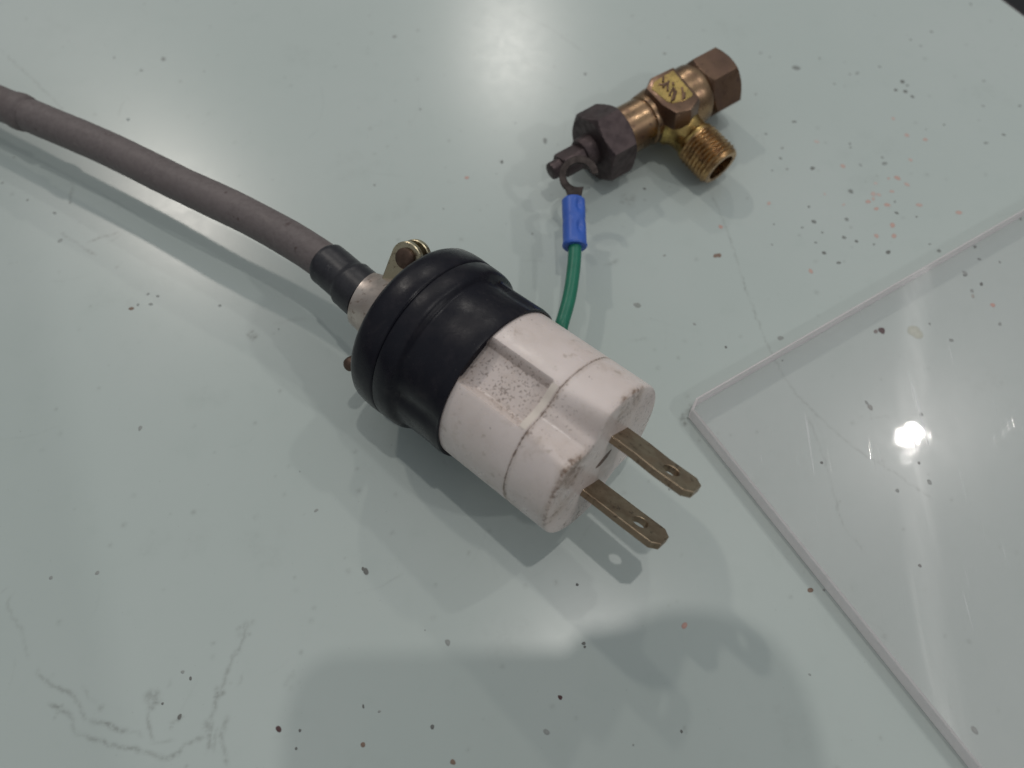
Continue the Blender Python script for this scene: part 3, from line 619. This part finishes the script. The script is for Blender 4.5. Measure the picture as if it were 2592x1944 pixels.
# earth lead: green wire, blue crimp, hook terminal
z4 = lambda x, y: (1340 + x * .2895, 380 + y * .2893)
wpts = [plug([(-30, 9.5, -13.2)])[0], unproj(z4(235, 1640), 9.0), unproj(z4(290, 1500), 9.2), unproj(z4(352, 1270), 9.8), unproj(z4(388, 1020), 10.4), unproj(z4(398, 840), 10.8), unproj(z4(396, 780), 11.0)]
wp = smooth_path(wpts, 20)
wire = mesh('earth_wire', *tube(wp, 1.6, 24), M_GREEN, root, base_pt, sharp=60)
c0 = unproj(z4(398, 850), 10.8); c1 = unproj(z4(384, 435), 11.6)
RB, TB = frame(c0, c1 - c0); L = np.linalg.norm(c1 - c0)
xb = list(np.linspace(0, L, 34))
def rf_crimp(i, ph):
    t = xb[i] / L; r = 2.45 + .22 * (1 - sstep(t, 0, .12)) - .12 * np.exp(-((t - .55) / .06) ** 2)
    r = np.full_like(ph, r) + .38 * np.abs(np.sin(ph))
    for c in (.34, .80): r = r - 1.0 * np.exp(-((t - c) / .13) ** 2) * np.exp(-(dphi(ph, math.radians(-32)) / .34) ** 2)
    if i in (0, 33): r = r - .35
    return r
V, Fc = lathe(xb, rf_crimp, 48)
cr = mesh('crimp_sleeve', V @ RB.T + TB, Fc, M_BLUE, root, base_pt, sharp=50)
# hook: open ring with a tongue, cut from thin plate
hc = unproj(z4(432, 222), 13.6)
RH, TH_ = frame(c1, np.array([hc[0], hc[1], hc[2]]) - c1)
Lh = np.linalg.norm(hc - c1)
ri, ro = 3.1, 5.0
out = [(-1.5, -1.7), (-1.5, 1.7), (1.0, 1.75), (Lh - ro * .80, 2.6)]
a_s, a_e = math.radians(145), math.radians(-75)
for t in np.linspace(a_s, a_e, 26): out.append((Lh + ro * math.cos(t), ro * math.sin(t) * .96))
for t in np.linspace(a_e, math.radians(-168 + 360) , 34)[::1]:
    out.append((Lh + ri * math.cos(t), ri * math.sin(t)))
out.append((Lh - ri * .86, -1.75)); out.append((1.0, -1.75))
V, Fc = plate_shape(out, [], .85, .10)
V = np.array(V); V[:, 2] -= .4
mesh('hook_terminal', V @ RH.T + TH_, Fc, M_DARKM, root, base_pt, sharp=30)

# ------------------------------------------------------------------ the brass valve
z3 = lambda x, y: (1340 + x * .2622, 80 + y * .2622)
AZ = 9.45
va = unproj(z3(205, 1353), AZ); vb = unproj(z3(1900, 425), AZ)
RV, TV = frame(va, vb - va)
vroot = tag(link('needle_valve', None, None, (va[0] + RV[0, 0] * 30, va[1] + RV[1, 0] * 30, 0)), 'small tarnished brass valve with dark hex nut and threaded side outlet', 'valve')
vorg = np.array([va[0] + RV[0, 0] * 30, va[1] + RV[1, 0] * 30, 0])
def vpart(name, VF, m, parent=vroot, **kw): return mesh(name, np.asarray(VF[0]) @ RV.T + TV, VF[1], m, parent, vorg, **kw)
def hexr(ph, af, rot):                       # radius of a hexagon of across-flats radius af
    q = (ph - rot) % (math.pi / 3) - math.pi / 6; return af / np.cos(q)
# stem: round tip, flatted spindle, collar
xs_s = [-.2, .1, .6, 1.2, 1.8, 2.4, 3.0, 3.02, 3.4, 9.0, 9.4, 9.45, 9.9, 13.5]
rs_s = [1.5, 2.1, 2.25, 2.2, 2.25, 2.2, 2.25, 3.0, 3.35, 3.35, 3.35, 3.9, 4.15, 4.15]
def rf_stem(i, ph):
    r = np.full_like(ph, rs_s[i])
    if 3.01 < xs_s[i] < 9.42: r = np.minimum(r, 2.55 / np.maximum(np.abs(np.cos(ph - math.radians(25))), .3))
    return r
vpart('stem', lathe(xs_s, rf_stem, 72), M_NUT, sharp=30)
def hexbody(x0, x1, af, rot, ch=1.1, n=180, bevel_in=(True, True)):
    R_c = af / math.cos(math.pi / 6)
    xs = [x0] + list(x0 + np.linspace(.05, ch * 1.2, 6)) + list(x1 - np.linspace(ch * 1.2, .05, 6)) + [x1]
    def f(i, ph):
        x = xs[i]; e = min(x - x0 if bevel_in[0] else 9, x1 - x if bevel_in[1] else 9)
        return np.minimum(hexr(ph, af, rot), af * .985 + e * 1.55)
    return lathe(xs, f, n)
vpart('packing_nut', hexbody(12.9, 21.2, 8.25, 0.0), M_NUT, sharp=22)
# body: collar, neck ring, swelling block and barrel
pb = [(20.8, 6.9), (21.6, 6.85), (21.9, 6.35), (25, 6.3), (29.2, 6.3), (29.5, 6.0), (29.8, 6.0), (30.1, 6.5), (31.2, 6.7), (32.5, 6.9), (34, 7.1), (40, 7.3), (42.5, 7.6), (44.5, 7.95), (46.6, 8.0), (47.4, 7.7), (47.9, 7.2), (48.6, 7.0)]
body = vpart('body', prof(pb, 96), M_BRONZE, sharp=40)
vpart('hex_socket', hexbody(47.7, 57.2, 7.55, math.radians(-32 + 60), .9), M_HEXB, sharp=22)
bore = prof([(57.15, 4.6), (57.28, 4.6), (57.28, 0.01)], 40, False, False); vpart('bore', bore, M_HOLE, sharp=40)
# flat stamped boss on top
topz = AZ + 8.35
def pad_local(p): return (np.array(unproj(z3(*p), topz)) - TV) @ RV
outl = [pad_local(p)[:2] for p in [(1392, 338), (1640, 628), (1560, 745), (1420, 775), (1290, 700), (1135, 540), (1180, 440)]]
cen = np.mean(outl, axis=0)
boss = []; Fc = []; n = len(outl)
for sc_, z in ((1.12, 3.0), (1.06, 7.2), (1.0, 8.05), (.92, 8.2)): boss += [tuple(cen + (p - cen) * sc_) + (z,) for p in outl]
for L_ in range(3): Fc += [(L_ * n + i, L_ * n + (i + 1) % n, (L_ + 1) * n + (i + 1) % n, (L_ + 1) * n + i) for i in range(n)]
Fc.append(tuple(range(3 * n, 4 * n)))
bs = vpart('boss', (boss, Fc), M_HEXB, body, sharp=20)
pad = [pad_local(p)[:2] for p in [(1388, 372), (1580, 600), (1570, 622), (1490, 665), (1385, 688), (1330, 672), (1180, 552), (1200, 485)]]
V, Fc = plate_shape([tuple(p) for p in pad], [], .35, .08); V = np.array(V); V[:, 2] += 8.0
pd = vpart('stamped_pad', (V, Fc), M_BRASS, body, sharp=30); tag(pd, 'yellow brass stamped emblem pad')
ze = lambda x, y: pad_local(((1620 + x * .0844 - 1340) / .2622, (150 + y * .0844 - 80) / .2622))[:2]
MARKS = [[(700, 540), (690, 690)], [(560, 760), (700, 760), (850, 700)], [(860, 660), (830, 800), (830, 960)], [(1000, 850), (900, 1030), (890, 1100)], [(1040, 900), (1000, 1100), (950, 1260)], [(1090, 960), (1010, 1220)], [(1260, 850), (1290, 1060), (1290, 1230)], [(1340, 1010), (1330, 1180)], [(990, 700), (1000, 780)], [(760, 760), (690, 850)]]
for mk in MARKS:
    pth = [np.array([*ze(*p), 8.36]) for p in mk]
    if len(pth) == 2: pth = [pth[0], (pth[0] + pth[1]) / 2, pth[1]]
    vpart('stamped_mark', tube(np.array(pth), .30, 8), M_HEXB, pd, sharp=40)
# side outlet with its thread, dipping slightly towards the table
ox = np.array([37.0, 0, 0]); oend = (np.array(unproj(z3(1850, 1315), 7.0)) - TV) @ RV
RO, TO = frame(ox, oend - ox); LO = np.linalg.norm(oend - ox)
def opart(name, VF, m, parent, **kw): return vpart(name, (np.asarray(VF[0]) @ RO.T + TO, VF[1]), m, parent, **kw)
outlet = opart('outlet', prof([(3, 6.6), (6.2, 6.4), (7.0, 5.6), (8.0, 5.1), (9.5, 4.95), (11.2, 4.95), (11.6, 5.2), (12.0, 5.5), (13, 5.5)], 72), M_BRASS, vroot, sharp=60)
pit = 1.15; x0t = 11.9; xt = list(np.arange(x0t, LO - .9, pit / 8)) + [LO - .75, LO - .3, LO, LO, LO - 5]
def rf_thr(i, ph):
    x = xt[i]; k = len(xt) - i
    if k <= 5: return np.full_like(ph, (5.5, 5.25, 5.0, 3.75, 3.6)[5 - k])
    q = ((x / pit + ph / (2 * np.pi)) % 1.0); tri = np.abs(q * 2 - 1)
    return 5.28 + .62 * tri * np.clip((x - x0t) / 1.5, .15, 1) + .04 * np.sin(ph * 9 + x)
opart('thread', lathe(xt, rf_thr, 120, True, True), M_THREAD, outlet, sharp=30)
# small rust-dark back lug under the body that it rests on

# ------------------------------------------------------------------ the phone that took the picture: it shades and darkens the near end of the table
def phone():
    o = CAM - fw * 9                         # its back sits just behind the lens position
    x0, x1, y0, y1, r, th = -18, 74, -95, 45, 9, 8.5
    out = []
    for cx, cy, a0 in ((x0 + r, y1 - r, 90), (x0 + r, y0 + r, 180), (x1 - r, y0 + r, 270)):
        out += [(cx + r * math.cos(math.radians(a0 + t)), cy + r * math.sin(math.radians(a0 + t))) for t in range(0, 91, 10)]
    # bulge added to the outline to cast the hump of finger shadow
    out += [tuple(p[:2]) for p in smooth_path([(x1, 10, 0), (x1 - 1, 35, 0), (x1 - 5, 47, 0), (x1 - 13, 53, 0), (x1 - 24, 54, 0), (x1 - 32, 51, 0), (x1 - 40, 49.5, 0), (x1 - 43, 46, 0)], 6)]
    M = np.stack([rt, up, -fw], 1)
    root_o = o + M @ np.array([(x0 + x1) / 2, (y0 + y1) / 2, 0])
    ro = tag(link('smartphone', None, None, root_o), 'dark smartphone with an added bulge that casts the finger shadow, held above the near end of the table', 'phone')
    V, Fc = plate_shape(out, [], th, .8); mesh('phone_body', V @ M.T + o, Fc, mat('dark_phone_back', (.02, .02, .022), .35), ro, root_o, sharp=30)
    V, Fc = plate_shape(circle(0, 0, 5, 32), [], 1.0); V = np.array(V); V[:, 2] -= 1.0; mesh('lens_ring', V @ M.T + o, Fc, mat('lens_ring', (.01, .01, .012), .2), ro, root_o, sharp=30)
phone()
